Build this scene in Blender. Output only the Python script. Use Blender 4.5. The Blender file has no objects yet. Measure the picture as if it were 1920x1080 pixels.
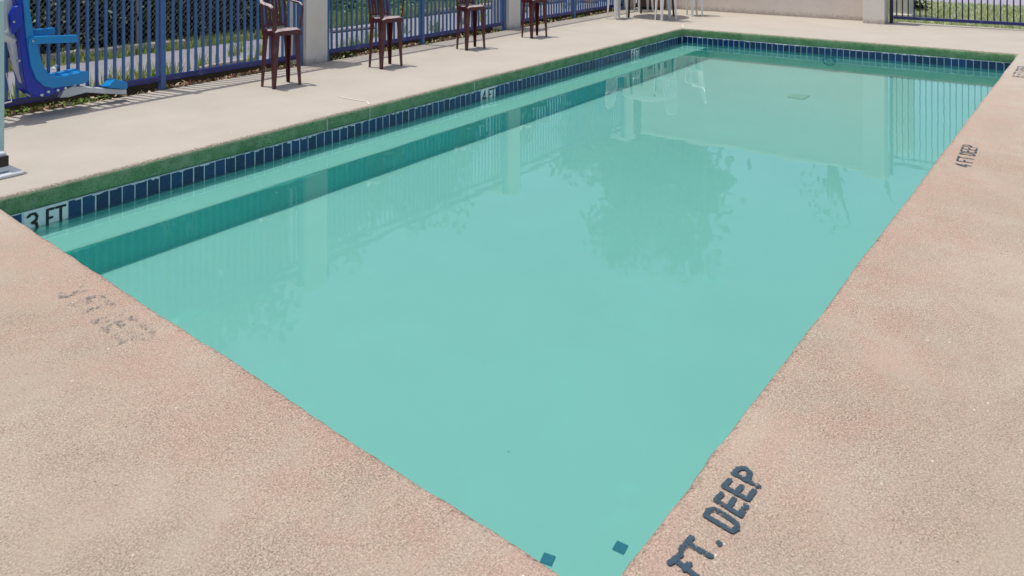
import bpy, bmesh, math, random
import numpy as np
from mathutils import Vector, Matrix, noise as mnoise

random.seed(7)
rng = np.random.default_rng(7)
K = 1.6                      # one unit of plan = the camera's height above the deck
SC = bpy.context.scene
COL = SC.collection
R = math.radians

# ------------------------------------------------------------------ camera
F, CX, YH = 1415.0, 960.0, -125.0
TH = math.atan((1995 - CX) / F)
FW = (math.cos(TH), math.sin(TH)); RT = (math.sin(TH), -math.cos(TH))
CAM = (-1.1281, -3.2446)
cd = bpy.data.cameras.new('camera'); cam = bpy.data.objects.new('camera', cd); COL.objects.link(cam)
cam.location = (CAM[0] * K, CAM[1] * K, K)
cam.rotation_euler = (R(90), 0, TH - R(90))
cd.sensor_width = 36; cd.lens = F / 1920 * 36
cd.shift_y = -(540 - YH) / 1920
cd.clip_start = 0.05; cd.clip_end = 600
SC.camera = cam

# ------------------------------------------------------------------ sky, sun, exposure
SH = (0.045, -0.215)                          # plan shift of a shadow per unit of height
el = math.atan(1 / math.hypot(*SH))
w = bpy.data.worlds.new('World'); SC.world = w; w.use_nodes = True
wn = w.node_tree.nodes; wl = w.node_tree.links
sky = wn.new('ShaderNodeTexSky'); sky.sky_type = 'NISHITA'; sky.sun_disc = False
sky.sun_elevation = el; sky.sun_rotation = math.atan2(-SH[0], -SH[1])
sky.dust_density = 3.0; sky.air_density = 0.8; sky.ozone_density = 0.6
wn['Background'].inputs[1].default_value = 0.15
wl.new(sky.outputs[0], wn['Background'].inputs[0])
sd = bpy.data.lights.new('sun', 'SUN'); sd.energy = 2.8; sd.angle = R(0.5); sd.color = (1, .965, .91)
so = bpy.data.objects.new('sun', sd); COL.objects.link(so)
so.rotation_euler = Vector((SH[0], SH[1], -1)).to_track_quat('-Z', 'Y').to_euler()
SC.view_settings.view_transform = 'Standard'; SC.view_settings.look = 'None'
SC.view_settings.exposure = 0.15; SC.view_settings.gamma = 1; SC.view_settings.use_curve_mapping = False
SC.cycles.max_bounces = 8; SC.cycles.transparent_max_bounces = 10
SC.cycles.caustics_reflective = False; SC.cycles.caustics_refractive = False

# ------------------------------------------------------------------ picture <-> place
def px(x, y, z=0.0):
    D = F * (1 - z) / (y - YH); X = (x - CX) / F * D
    return (CAM[0] + D * FW[0] + X * RT[0], CAM[1] + D * FW[1] + X * RT[1])
def on_v(x, y, v):           # point of a picture ray on the upright plane v = const -> (u, z)
    a = (x - CX) / F; du = FW[0] + a * RT[0]; dv = FW[1] + a * RT[1]
    t = (v - CAM[1]) / dv
    return (CAM[0] + t * du, 1 - (y - YH) / F * t)
def on_u(x, y, u):
    a = (x - CX) / F; du = FW[0] + a * RT[0]; dv = FW[1] + a * RT[1]
    t = (u - CAM[0]) / du
    return (CAM[1] + t * dv, 1 - (y - YH) / F * t)

# ------------------------------------------------------------------ materials
class NT:
    def __init__(s, name):
        s.m = bpy.data.materials.new(name); s.m.use_nodes = True
        s.n = s.m.node_tree.nodes; s.l = s.m.node_tree.links
        s.b = s.n['Principled BSDF']; s.out = s.n['Material Output']
    def a(s, t, **kw):
        n = s.n.new(t)
        for k, v in kw.items(): setattr(n, k, v)
        return n
    def set(s, sock, v):
        if hasattr(v, 'node'): s.l.new(v, sock)
        else: sock.default_value = v
    def co(s, kind='Object'): return s.a('ShaderNodeTexCoord').outputs[kind]
    def noise(s, scale, detail=3, rough=.55, vec=None, dist=0):
        n = s.a('ShaderNodeTexNoise'); n.inputs['Scale'].default_value = scale
        n.inputs['Detail'].default_value = detail; n.inputs['Roughness'].default_value = rough
        n.inputs['Distortion'].default_value = dist
        s.l.new(vec if vec is not None else s.co(), n.inputs['Vector']); return n.outputs['Fac']
    def voro(s, scale, vec=None):
        n = s.a('ShaderNodeTexVoronoi'); n.inputs['Scale'].default_value = scale
        s.l.new(vec if vec is not None else s.co(), n.inputs['Vector']); return n
    def ramp(s, f, lo, hi, c0=(0, 0, 0, 1), c1=(1, 1, 1, 1)):
        n = s.a('ShaderNodeValToRGB'); e = n.color_ramp.elements
        e[0].position = lo; e[1].position = hi; e[0].color = c0; e[1].color = c1
        s.l.new(f, n.inputs[0]); return n.outputs[0]
    def mix(s, f, a, b, mode='MIX'):
        n = s.a('ShaderNodeMix', data_type='RGBA', blend_type=mode)
        s.set(n.inputs[0], f); s.set(n.inputs[6], a if hasattr(a, 'node') else (*a, 1)); s.set(n.inputs[7], b if hasattr(b, 'node') else (*b, 1))
        return n.outputs[2]
    def math(s, op, a, b=0.0, clamp=False):
        n = s.a('ShaderNodeMath', operation=op, use_clamp=clamp); s.set(n.inputs[0], a); s.set(n.inputs[1], b); return n.outputs[0]
    def xyz(s):
        n = s.a('ShaderNodeSeparateXYZ'); s.l.new(s.co(), n.inputs[0]); return n.outputs
    def bump(s, h, st, dist=.01, normal=None):
        n = s.a('ShaderNodeBump'); n.inputs['Strength'].default_value = st; n.inputs['Distance'].default_value = dist
        s.l.new(h, n.inputs['Height'])
        if normal is not None: s.l.new(normal, n.inputs['Normal'])
        return n.outputs[0]
    def fin(s, col=None, rough=.6, normal=None, spec=.5, metal=0):
        if col is not None: s.set(s.b.inputs['Base Color'], col if hasattr(col, 'node') else (*col, 1))
        s.set(s.b.inputs['Roughness'], rough); s.b.inputs['Specular IOR Level'].default_value = spec
        s.b.inputs['Metallic'].default_value = metal
        if normal is not None: s.l.new(normal, s.b.inputs['Normal'])
        return s.m

def simple(name, col, rough=.5, var=.12, scale=14, bump=.0, spec=.5, metal=0, dirt=None):
    t = NT(name); n = t.noise(scale, 4)
    c = t.mix(n, tuple(x * (1 - var) for x in col), tuple(min(1, x * (1 + var)) for x in col))
    if dirt:
        c = t.mix(t.ramp(t.noise(scale * .6, 5, .7), .56, .72), c, dirt)
    nb = t.bump(t.noise(scale * 8, 3), bump, .004) if bump else None
    return t.fin(c, rough, nb, spec, metal)

def m_deck():
    t = NT('concrete_deck'); o = t.xyz()
    at = t.a('ShaderNodeAttribute', attribute_name='edge').outputs['Fac']
    big = t.noise(1.3, 5, .62); mid = t.noise(7, 5, .65); fine = t.noise(75, 4, .8)
    tan = t.mix(t.ramp(big, .35, .68), (.372, .312, .238), (.43, .368, .288))
    tan = t.mix(t.math('MULTIPLY', t.ramp(mid, .42, .68), .4), tan, (.33, .275, .215))
    # paler tone on the fence side and along the back
    p1 = t.ramp(o[1], .0, .001); mr = t.a('ShaderNodeMapRange'); mr.inputs[1].default_value = -.5 * K; mr.inputs[2].default_value = .1 * K
    t.l.new(t.math('ADD', o[1], t.math('MULTIPLY', t.math('SUBTRACT', mid, .5), .5)), mr.inputs[0])
    mr2 = t.a('ShaderNodeMapRange'); mr2.inputs[1].default_value = 3.0 * K; mr2.inputs[2].default_value = 6.2 * K
    t.l.new(t.math('ADD', o[0], t.math('MULTIPLY', t.math('SUBTRACT', mid, .5), .9)), mr2.inputs[0])
    pale = t.math('MAXIMUM', mr.outputs[0], mr2.outputs[0])
    palec = t.mix(t.ramp(big, .3, .7), (.40, .362, .302), (.452, .412, .35))
    c = t.mix(pale, tan, palec)
    # worn rosy undercoat near the water and in patches
    wear = t.math('MULTIPLY', t.math('ADD', at, t.math('MULTIPLY', t.ramp(t.noise(2.6, 6, .7), .58, .75), .16), True), t.ramp(t.noise(3.5, 6, .75), .36, .66))
    wear = t.math('MULTIPLY', wear, t.math('SUBTRACT', 1.0, t.math('MULTIPLY', pale, .85)))
    c = t.mix(t.math('MULTIPLY', wear, .8), c, (.44, .295, .235))
    # grains: dark and light aggregate
    rough_zone = t.math('MULTIPLY', t.ramp(t.noise(1.9, 5, .7), .20, .62), t.math('SUBTRACT', 1.0, t.math('MULTIPLY', pale, .85)))
    g1 = t.math('ADD', t.math('MULTIPLY', t.ramp(t.noise(170, 3, .7), .36, .64), .65), t.math('MULTIPLY', t.ramp(t.voro(230).outputs['Color'], .1, .8), .35))
    c = t.mix(t.math('MULTIPLY', rough_zone, .85), c, t.mix(g1, t.mix(1.0, c, (.26, .22, .20), 'MULTIPLY'), t.mix(1.0, c, (1.80, 1.78, 1.74), 'MULTIPLY')))
    sp = t.ramp(fine, .62, .74)
    c = t.mix(t.math('MULTIPLY', sp, t.math('ADD', t.math('MULTIPLY', rough_zone, .75), .12)), c, (.15, .115, .095))
    v2 = t.voro(26, t.co()); dots = t.ramp(v2.outputs['Distance'], .05, .11, (1, 1, 1, 1), (0, 0, 0, 1))
    dots = t.math('MULTIPLY', dots, t.ramp(t.noise(9, 2), .56, .62))
    dots = t.math('MULTIPLY', dots, t.math('SUBTRACT', 1.0, t.math('MULTIPLY', pale, .7)))
    c = t.mix(dots, c, (.12, .08, .07))
    v3 = t.voro(19); ld = t.ramp(v3.outputs['Distance'], .05, .09, (1, 1, 1, 1), (0, 0, 0, 1))
    c = t.mix(t.math('MULTIPLY', ld, t.ramp(t.noise(6, 2), .55, .62)), c, (.70, .64, .58))
    # grime speckle round the lip, green paint on the coping face
    lip = t.a('ShaderNodeAttribute', attribute_name='lip').outputs['Fac']
    grn = t.a('ShaderNodeAttribute', attribute_name='green').outputs['Fac']
    gn = t.noise(55, 4, .8)
    c = t.mix(t.math('MULTIPLY', t.ramp(t.math('ADD', lip, t.math('MULTIPLY', t.math('SUBTRACT', gn, .5), 1.5)), .55, .75), .75), c, (.15, .095, .075))
    gcol = t.mix(t.ramp(t.noise(9, 4, .7), .35, .65), (.18, .31, .13), (.29, .43, .21))
    gcol = t.mix(t.ramp(t.noise(90, 3, .8), .48, .68), gcol, (.05, .12, .055))
    gcol = t.mix(t.math('MULTIPLY', t.ramp(t.noise(60, 3, .8), .60, .72), .6), gcol, (.45, .55, .42))
    gcol = t.mix(t.math('MULTIPLY', t.ramp(t.noise(4.5, 6, .75), .48, .66), .65), gcol, (.34, .38, .24))
    gcol = t.mix(t.math('MULTIPLY', t.ramp(t.noise(3.1, 6, .75), .52, .7), .6), gcol, (.06, .16, .06))
    gm = t.ramp(t.math('ADD', grn, t.math('MULTIPLY', t.math('SUBTRACT', gn, .5), .9)), .44, .56)
    c = t.mix(gm, c, gcol)
    h = t.math('ADD', t.math('MULTIPLY', t.noise(120, 4, .75), t.math('ADD', t.math('MULTIPLY', rough_zone, .9), .12)), t.math('MULTIPLY', mid, .25))
    return t.fin(c, .85, t.bump(h, .75, .012), .25)

def m_tile():
    t = NT('navy_glazed_tile'); r = t.a('ShaderNodeObjectInfo').outputs['Random']
    c = t.mix(r, (.001, .020, .085), (.002, .046, .17))
    c = t.mix(t.math('MULTIPLY', t.ramp(t.noise(40, 4, .7), .5, .75), .35), c, (.05, .12, .17))
    return t.fin(c, .18, t.bump(t.noise(30, 2), .15, .003))

def m_water():
    t = NT('pool_water'); t.n.remove(t.b)
    pos = t.a('ShaderNodeNewGeometry').outputs['Position']
    n1 = t.noise(3.2, 2, .5, pos); n2 = t.noise(11, 2, .5, pos); n3 = t.noise(1.1, 2, .5, pos)
    h = t.math('ADD', t.math('ADD', t.math('MULTIPLY', n1, .6), t.math('MULTIPLY', n2, .10)), n3)
    bp = t.bump(h, .10, .012)
    tr = t.a('ShaderNodeBsdfTransparent'); tr.inputs[0].default_value = (.585, .84, .805, 1)
    df = t.a('ShaderNodeBsdfDiffuse'); df.inputs[0].default_value = (.05, .38, .34, 1)
    mx = t.a('ShaderNodeMixShader'); mx.inputs[0].default_value = .22
    t.l.new(tr.outputs[0], mx.inputs[1]); t.l.new(df.outputs[0], mx.inputs[2])
    gl = t.a('ShaderNodeBsdfGlossy'); gl.inputs['Roughness'].default_value = .022; gl.inputs[0].default_value = (1, 1, 1, 1)
    t.l.new(bp, gl.inputs['Normal'])
    fr = t.a('ShaderNodeFresnel'); fr.inputs[0].default_value = 1.33; t.l.new(bp, fr.inputs['Normal'])
    m2 = t.a('ShaderNodeMixShader'); t.l.new(fr.outputs[0], m2.inputs[0])
    t.l.new(mx.outputs[0], m2.inputs[1]); t.l.new(gl.outputs[0], m2.inputs[2])
    t.l.new(m2.outputs[0], t.out.inputs[0]); return t.m

def m_basin():
    t = NT('pool_plaster')
    c = t.mix(t.noise(1.2, 5, .6), (.54, .63, .60), (.66, .74, .70))
    c = t.mix(t.math('MULTIPLY', t.ramp(t.noise(5, 5, .7), .55, .75), .35), c, (.55, .80, .75))
    v = t.voro(7); c = t.mix(t.math('MULTIPLY', t.ramp(v.outputs['Distance'], .015, .035, (1, 1, 1, 1), (0, 0, 0, 1)), t.ramp(t.noise(4, 2), .56, .60)), c, (.10, .22, .20))
    return t.fin(c, .8, None, .2)

def m_leaf(name, cols, rough=.45, trans=.25, spec=.5):
    t = NT(name); r = t.a('ShaderNodeNewGeometry').outputs['Random Per Island']
    n = t.a('ShaderNodeValToRGB'); e = n.color_ramp.elements
    while len(e) < len(cols): e.new(.5)
    for i, cc in enumerate(cols): e[i].position = i / (len(cols) - 1); e[i].color = (*cc, 1)
    n.color_ramp.interpolation = 'LINEAR'; t.l.new(r, n.inputs[0])
    t.fin(n.outputs[0], rough, None, spec)
    tl = t.a('ShaderNodeBsdfTranslucent'); t.l.new(n.outputs[0], tl.inputs[0])
    mx = t.a('ShaderNodeMixShader'); mx.inputs[0].default_value = trans
    t.l.new(t.b.outputs[0], mx.inputs[1]); t.l.new(tl.outputs[0], mx.inputs[2]); t.l.new(mx.outputs[0], t.out.inputs[0])
    return t.m

def m_stucco(name, c0, c1, stain):
    t = NT(name); c = t.mix(t.ramp(t.noise(2.5, 5, .65), .3, .7), c0, c1)
    c = t.mix(t.math('MULTIPLY', t.ramp(t.noise(7, 6, .75), .5, .75), .5), c, stain)
    o = t.xyz()
    mr = t.a('ShaderNodeMapRange'); mr.inputs[1].default_value = .10; mr.inputs[2].default_value = .0
    t.l.new(t.math('ADD', o[2], t.math('MULTIPLY', t.math('SUBTRACT', t.noise(14, 5, .8), .5), .25)), mr.inputs[0])
    c = t.mix(t.math('MULTIPLY', mr.outputs[0], .6), c, (.22, .17, .13))
    return t.fin(c, .9, t.bump(t.noise(45, 4, .7), .5, .01), .2)

def m_paint_mark(name, col, hole):
    t = NT(name); c = t.mix(t.noise(60, 3), col, tuple(x * 1.7 for x in col))
    t.fin(c, .8, None, .2)
    tr = t.a('ShaderNodeBsdfTransparent'); mx = t.a('ShaderNodeMixShader')
    t.l.new(t.ramp(t.math('ADD', t.noise(110, 4, .8), t.math('MULTIPLY', t.noise(16, 2), .35)), hole, hole + .06, (0, 0, 0, 1), (1, 1, 1, 1)), mx.inputs[0])
    t.l.new(t.b.outputs[0], mx.inputs[1]); t.l.new(tr.outputs[0], mx.inputs[2]); t.l.new(mx.outputs[0], t.out.inputs[0])
    return t.m

def m_shade_band():  # shade painted as dark teal; the pale streaks stand for reflections
    t = NT('shade_teal_ledge_face'); o = t.xyz()
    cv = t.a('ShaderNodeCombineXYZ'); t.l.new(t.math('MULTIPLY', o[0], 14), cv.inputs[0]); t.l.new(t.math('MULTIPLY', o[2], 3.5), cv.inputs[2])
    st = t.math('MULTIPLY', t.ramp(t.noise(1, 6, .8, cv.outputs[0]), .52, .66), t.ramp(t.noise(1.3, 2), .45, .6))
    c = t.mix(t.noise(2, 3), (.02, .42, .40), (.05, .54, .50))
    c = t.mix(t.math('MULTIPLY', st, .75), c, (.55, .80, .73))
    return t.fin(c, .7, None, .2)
M = {}
M['deck'] = m_deck(); M['tile'] = m_tile(); M['water'] = m_water(); M['basin'] = m_basin(); M['band'] = m_shade_band()
M['grout'] = simple('pale_grout', (.72, .79, .80), .8, .12, 20)
M['marker'] = simple('marker_tile', (.88, .91, .87), .35, .06, 9, dirt=(.74, .78, .74))
M['black'] = simple('black_lettering', (.008, .009, .012), .4)
M['fence'] = simple('blue_fence_paint', (.060, .155, .36), .28, .2, 10, .1, dirt=(.11, .22, .42))
M['navy'] = simple('navy_fence_paint', (.008, .010, .055), .35, .25, 10, .1)
M['rail'] = simple('deep_blue_rail_paint', (.010, .018, .15), .14, .25, 10, .1, dirt=(.09, .11, .27))
M['pillar'] = m_stucco('cream_stucco', (.80, .745, .64), (.85, .80, .70), (.70, .645, .55))
M['wall'] = m_stucco('pinkish_stucco', (.72, .63, .54), (.78, .70, .61), (.62, .545, .475))
M['brown'] = simple('brown_plastic', (.095, .020, .022), .28, .2, 8, .05, dirt=(.19, .075, .07))
M['brown_dust'] = simple('dusty_brown_plastic', (.40, .32, .31), .5, .35, 30, .1, dirt=(.15, .07, .065))
M['white'] = simple('white_plastic', (.82, .81, .77), .38, .06, 8, dirt=(.6, .58, .53))
M['dark_metal'] = simple('dark_metal', (.02, .014, .013), .45)
M['shaded_soil'] = simple('shaded_soil', (.010, .008, .006), .95, .5, 12, .8, 0, dirt=(.022, .017, .012))  # near-black: the shade under the bottom rail is put into the colour
M['ground'] = simple('dry_ground', (.15, .14, .08), .95, .4, 3, .5, dirt=(.09, .12, .04))
M['road'] = simple('worn_paving', (.215, .215, .235), .9, .22, 5, .6, dirt=(.15, .15, .16))
M['lane'] = simple('far_road', (.30, .28, .33), .9, .15, 4, .3)
M['log'] = simple('weathered_kerb_stone', (.34, .295, .26), .9, .35, 9, .9, dirt=(.13, .10, .085))
M['rock'] = simple('rosy_rock', (.42, .28, .25), .9, .35, 9, .9, dirt=(.2, .13, .11))
M['bark'] = simple('bark', (.10, .075, .055), .9, .4, 12, .8)
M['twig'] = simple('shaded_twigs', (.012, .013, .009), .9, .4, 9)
M['hedge'] = m_leaf('hedge_leaves', [(.005, .013, .004), (.009, .024, .005), (.018, .045, .008), (.035, .08, .015), (.62, .66, .45)], .45, .2, .2)  # the pale last colour paints light glints on scattered leaves
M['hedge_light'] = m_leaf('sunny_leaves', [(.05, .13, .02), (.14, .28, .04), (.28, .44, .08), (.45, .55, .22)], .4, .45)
M['tree'] = m_leaf('tree_leaves', [(.02, .045, .015), (.04, .08, .02), (.06, .10, .03)], .5, .2)
M['grass'] = m_leaf('grass_blades', [(.20, .36, .05), (.34, .48, .09), (.48, .54, .17), (.55, .52, .28)], .5, .4)
M['lawn'] = m_leaf('lawn_blades', [(.12, .20, .03), (.28, .40, .07), (.48, .54, .20), (.95, .93, .80), (.38, .48, .11)], .6, .25)
M['litter'] = m_leaf('dry_leaves', [(.30, .17, .08), (.52, .36, .20), (.68, .56, .38), (.45, .16, .10), (.34, .36, .12)], .7, .1)
M['wire'] = simple('galvanised_wire', (.30, .31, .30), .45, .2, 5, metal=.2)
M['seat'] = simple('azure_plastic', (.010, .25, .58), .30, .10, 5, .03)
M['seat_dark'] = simple('deep_blue_plastic', (.006, .035, .40), .30, .12, 5)
M['powder'] = simple('white_powder_coat', (.66, .70, .69), .32, .06, 4, dirt=(.5, .5, .48))
M['mint'] = simple('pale_mint_coat', (.52, .68, .64), .35, .06, 4)
M['steel'] = simple('brushed_steel', (.55, .55, .54), .35, .1, 20, metal=.8)
M['bin'] = simple('brown_board', (.20, .105, .065), .7, .35, 6, .3, dirt=(.12, .04, .035))
M['joint'] = simple('joint_filler', (.64, .59, .52), .9, .1, 20)
M['paint'] = m_paint_mark('blue_grey_deck_paint', (.030, .052, .070), .745)
M['paint_worn'] = m_paint_mark('worn_grey_deck_paint', (.05, .055, .06), .66)
M['paint_faint'] = m_paint_mark('faded_grey_deck_paint', (.13, .14, .135), .575)
M['drain'] = simple('drain_grate', (.42, .56, .44), .6, .1, 9)
M['mark_tile'] = simple('blue_mark_tile', (.004, .07, .21), .3, .2, 20)

# ------------------------------------------------------------------ mesh building
class MB:
    def __init__(s): s.v = []; s.f = []; s.mi = []
    def add(s, vs, fs, mi=0):
        b = len(s.v); s.v += [tuple(p) for p in vs]; s.f += [tuple(i + b for i in f) for f in fs]; s.mi += [mi] * len(fs); return s
    def box(s, c, d, rz=0, mi=0, ch=0):
        x, y, z = d[0] / 2, d[1] / 2, d[2] / 2
        m = Matrix.Translation(Vector(c)) @ Matrix.Rotation(rz, 4, 'Z')
        vs = [m @ Vector((a * x, b * y, e * z)) for e in (-1, 1) for a, b in ((-1, -1), (1, -1), (1, 1), (-1, 1))]
        return s.add(vs, [(3, 2, 1, 0), (4, 5, 6, 7), (0, 1, 5, 4), (1, 2, 6, 5), (2, 3, 7, 6), (3, 0, 4, 7)], mi)
    def hexa(s, bot, top, mi=0):
        return s.add(list(bot) + list(top), [(3, 2, 1, 0), (4, 5, 6, 7), (0, 1, 5, 4), (1, 2, 6, 5), (2, 3, 7, 6), (3, 0, 4, 7)], mi)
    def tube(s, pts, r, n=8, mi=0, cap=True, sq=1.0):
        pts = [Vector(p) for p in pts]; rs = r if isinstance(r, (list, tuple)) else [r] * len(pts)
        up = None; rings = []
        for i, p in enumerate(pts):
            d = (pts[min(i + 1, len(pts) - 1)] - pts[max(i - 1, 0)]).normalized()
            if up is None: up = Vector((0, 0, 1)) if abs(d.z) < .9 else Vector((0, 1, 0))
            a = d.cross(up).normalized(); bb = a.cross(d).normalized(); up = bb
            rings.append([p + a * math.cos(2 * math.pi * k / n) * rs[i] + bb * math.sin(2 * math.pi * k / n) * rs[i] * sq for k in range(n)])
        vs = [q for rg in rings for q in rg]; fs = []
        for i in range(len(pts) - 1):
            for k in range(n):
                k2 = (k + 1) % n; fs.append((i * n + k, i * n + k2, (i + 1) * n + k2, (i + 1) * n + k))
        if cap: fs.append(tuple(range(n - 1, -1, -1))); fs.append(tuple((len(pts) - 1) * n + k for k in range(n)))
        return s.add(vs, fs, mi)
    def prism_v(s, poly, v0, v1, mi=0):     # poly of (u,z), pushed along v
        n = len(poly); vs = [(p[0], v0, p[1]) for p in poly] + [(p[0], v1, p[1]) for p in poly]
        fs = [tuple(range(n)), tuple(range(2 * n - 1, n - 1, -1))] + [(i, i + n, (i + 1) % n + n, (i + 1) % n) for i in range(n)]
        return s.add(vs, fs, mi)
    def cyl(s, c, r, z0, z1, n=24, mi=0, r1=None):
        r1 = r if r1 is None else r1
        vs = [(c[0] + r * math.cos(2 * math.pi * k / n), c[1] + r * math.sin(2 * math.pi * k / n), z0) for k in range(n)]
        vs += [(c[0] + r1 * math.cos(2 * math.pi * k / n), c[1] + r1 * math.sin(2 * math.pi * k / n), z1) for k in range(n)]
        return s.add(vs, [tuple(range(n - 1, -1, -1)), tuple(range(n, 2 * n))] + [(k, (k + 1) % n, (k + 1) % n + n, k + n) for k in range(n)], mi)
    def mesh(s, name, mats, bevel=0, seg=1, smooth=False):
        me = bpy.data.meshes.new(name)
        me.from_pydata([(p[0] * K, p[1] * K, p[2] * K) for p in s.v], [], s.f)
        for m in (mats if isinstance(mats, (list, tuple)) else [mats]): me.materials.append(M[m])
        me.polygons.foreach_set('material_index', s.mi)
        bm = bmesh.new(); bm.from_mesh(me)
        bmesh.ops.recalc_face_normals(bm, faces=bm.faces)
        if bevel:
            ed = [e for e in bm.edges if len(e.link_faces) == 2 and e.calc_face_angle(0) > .5]
            bmesh.ops.bevel(bm, geom=ed, offset=bevel * K, segments=seg, affect='EDGES', profile=.5, clamp_overlap=True)
        bm.to_mesh(me); bm.free()
        if smooth:
            me.polygons.foreach_set('use_smooth', [True] * len(me.polygons))
            try: me.set_sharp_from_angle(angle=R(40))
            except Exception: pass
        me.update(); return me
    def build(s, name, mats, parent=None, bevel=0, seg=1, smooth=False, **kw):
        return link(name, s.mesh(name, mats, bevel, seg, smooth), parent, **kw)

def props(o, label=None, cat=None, group=None, kind=None):
    if label: o['label'] = label
    if cat: o['category'] = cat
    if group: o['group'] = group
    if kind: o['kind'] = kind
    return o
def link(name, me, parent=None, loc=(0, 0, 0), rz=0, **kw):
    o = bpy.data.objects.new(name, me); COL.objects.link(o)
    o.location = [c * K for c in loc]; o.rotation_euler = (0, 0, rz)
    if parent is not None: o.parent = parent
    return props(o, **kw)
def thing(name, label, cat, loc=(0, 0, 0), rz=0, group=None):
    return link(name, None, None, loc, rz, label=label, cat=cat, group=group)
def copy_tree(o, parent=None):
    c = o.copy(); COL.objects.link(c)
    if parent is not None: c.parent = parent
    for ch in o.children: copy_tree(ch, c)
    return c
def quads(name, P, A, B, mat, parent=None, tri=False, **kw):   # leaves/blades: centre + two half axes (numpy, plan units)
    n = len(P)
    if tri:
        V = np.concatenate([P - A, P + A, P + B], 1).reshape(-1, 3); k = 3
    else:
        V = np.concatenate([P - A, P - B * .9 + A * .15, P + A, P + B], 1).reshape(-1, 3); k = 4
    me = bpy.data.meshes.new(name)
    me.vertices.add(n * k); me.vertices.foreach_set('co', (V * K).astype(np.float32).ravel())
    me.loops.add(n * k); me.loops.foreach_set('vertex_index', np.arange(n * k, dtype=np.int32))
    me.polygons.add(n); me.polygons.foreach_set('loop_start', np.arange(0, n * k, k, dtype=np.int32))
    me.polygons.foreach_set('loop_total', np.full(n, k, dtype=np.int32))
    me.materials.append(M[mat]); me.update(calc_edges=True)
    return link(name, me, parent, **kw)
def leaf_axes(n, size, up=.0):
    d = rng.normal(size=(n, 3)); d[:, 2] -= up; d /= np.linalg.norm(d, axis=1)[:, None]
    e = rng.normal(size=(n, 3)); e -= (e * d).sum(1)[:, None] * d; e /= np.linalg.norm(e, axis=1)[:, None]
    s = size * rng.uniform(.6, 1.3, n)[:, None]
    return d * s, e * s * .5
def blades(pts, h, wd, lean=.35):
    n = len(pts); P = np.array(pts, float)
    a = rng.uniform(0, 2 * math.pi, n); hh = h * rng.uniform(.5, 1.25, n)
    A = np.stack([np.cos(a) * wd, np.sin(a) * wd, np.zeros(n)], 1)
    b = rng.uniform(0, 2 * math.pi, n); l = hh * lean * rng.uniform(.2, 1.6, n)
    B = np.stack([np.cos(b) * l, np.sin(b) * l, hh], 1)
    return P, A, B

# ================================================================== THE SETTING
# ---- ground
g = MB(); 
for i in range(1): g.add([(-70, 1.395, -.062), (90, 1.395, -.062), (90, 90, -.062), (-70, 90, -.062)], [(0, 1, 2, 3)])
g.add([(8.34, 1.395, -.062), (90, 1.395, -.062), (90, -90, -.062), (8.34, -90, -.062)], [(3, 2, 1, 0)])
g.add([(-70, -10.2, -.062), (8.34, -10.2, -.062), (8.34, -90, -.062), (-70, -90, -.062)], [(3, 2, 1, 0)])
g.add([(-70, 1.395, -.062), (-12.2, 1.395, -.062), (-12.2, -10.2, -.062), (-70, -10.2, -.062)], [(3, 2, 1, 0)])
g.build('ground', 'ground', kind='structure')
MB().add([(-8, 1.41, -.050), (14, 1.41, -.050), (14, 1.95, -.052), (-8, 1.95, -.052)], [(0, 1, 2, 3)]).build('soil_strip', 'shaded_soil', kind='structure')
MB().add([(-10, 1.95, -.047), (20, 1.95, -.047), (20, 3.25, -.047), (-10, 3.25, -.047)], [(0, 1, 2, 3)]).build('paved_path', 'road', kind='structure')
MB().add([(11.7, -30, -.05), (18, -30, -.05), (18, 8, -.05), (11.7, 8, -.05)], [(0, 1, 2, 3)]).build('road', 'lane', kind='structure')

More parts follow.
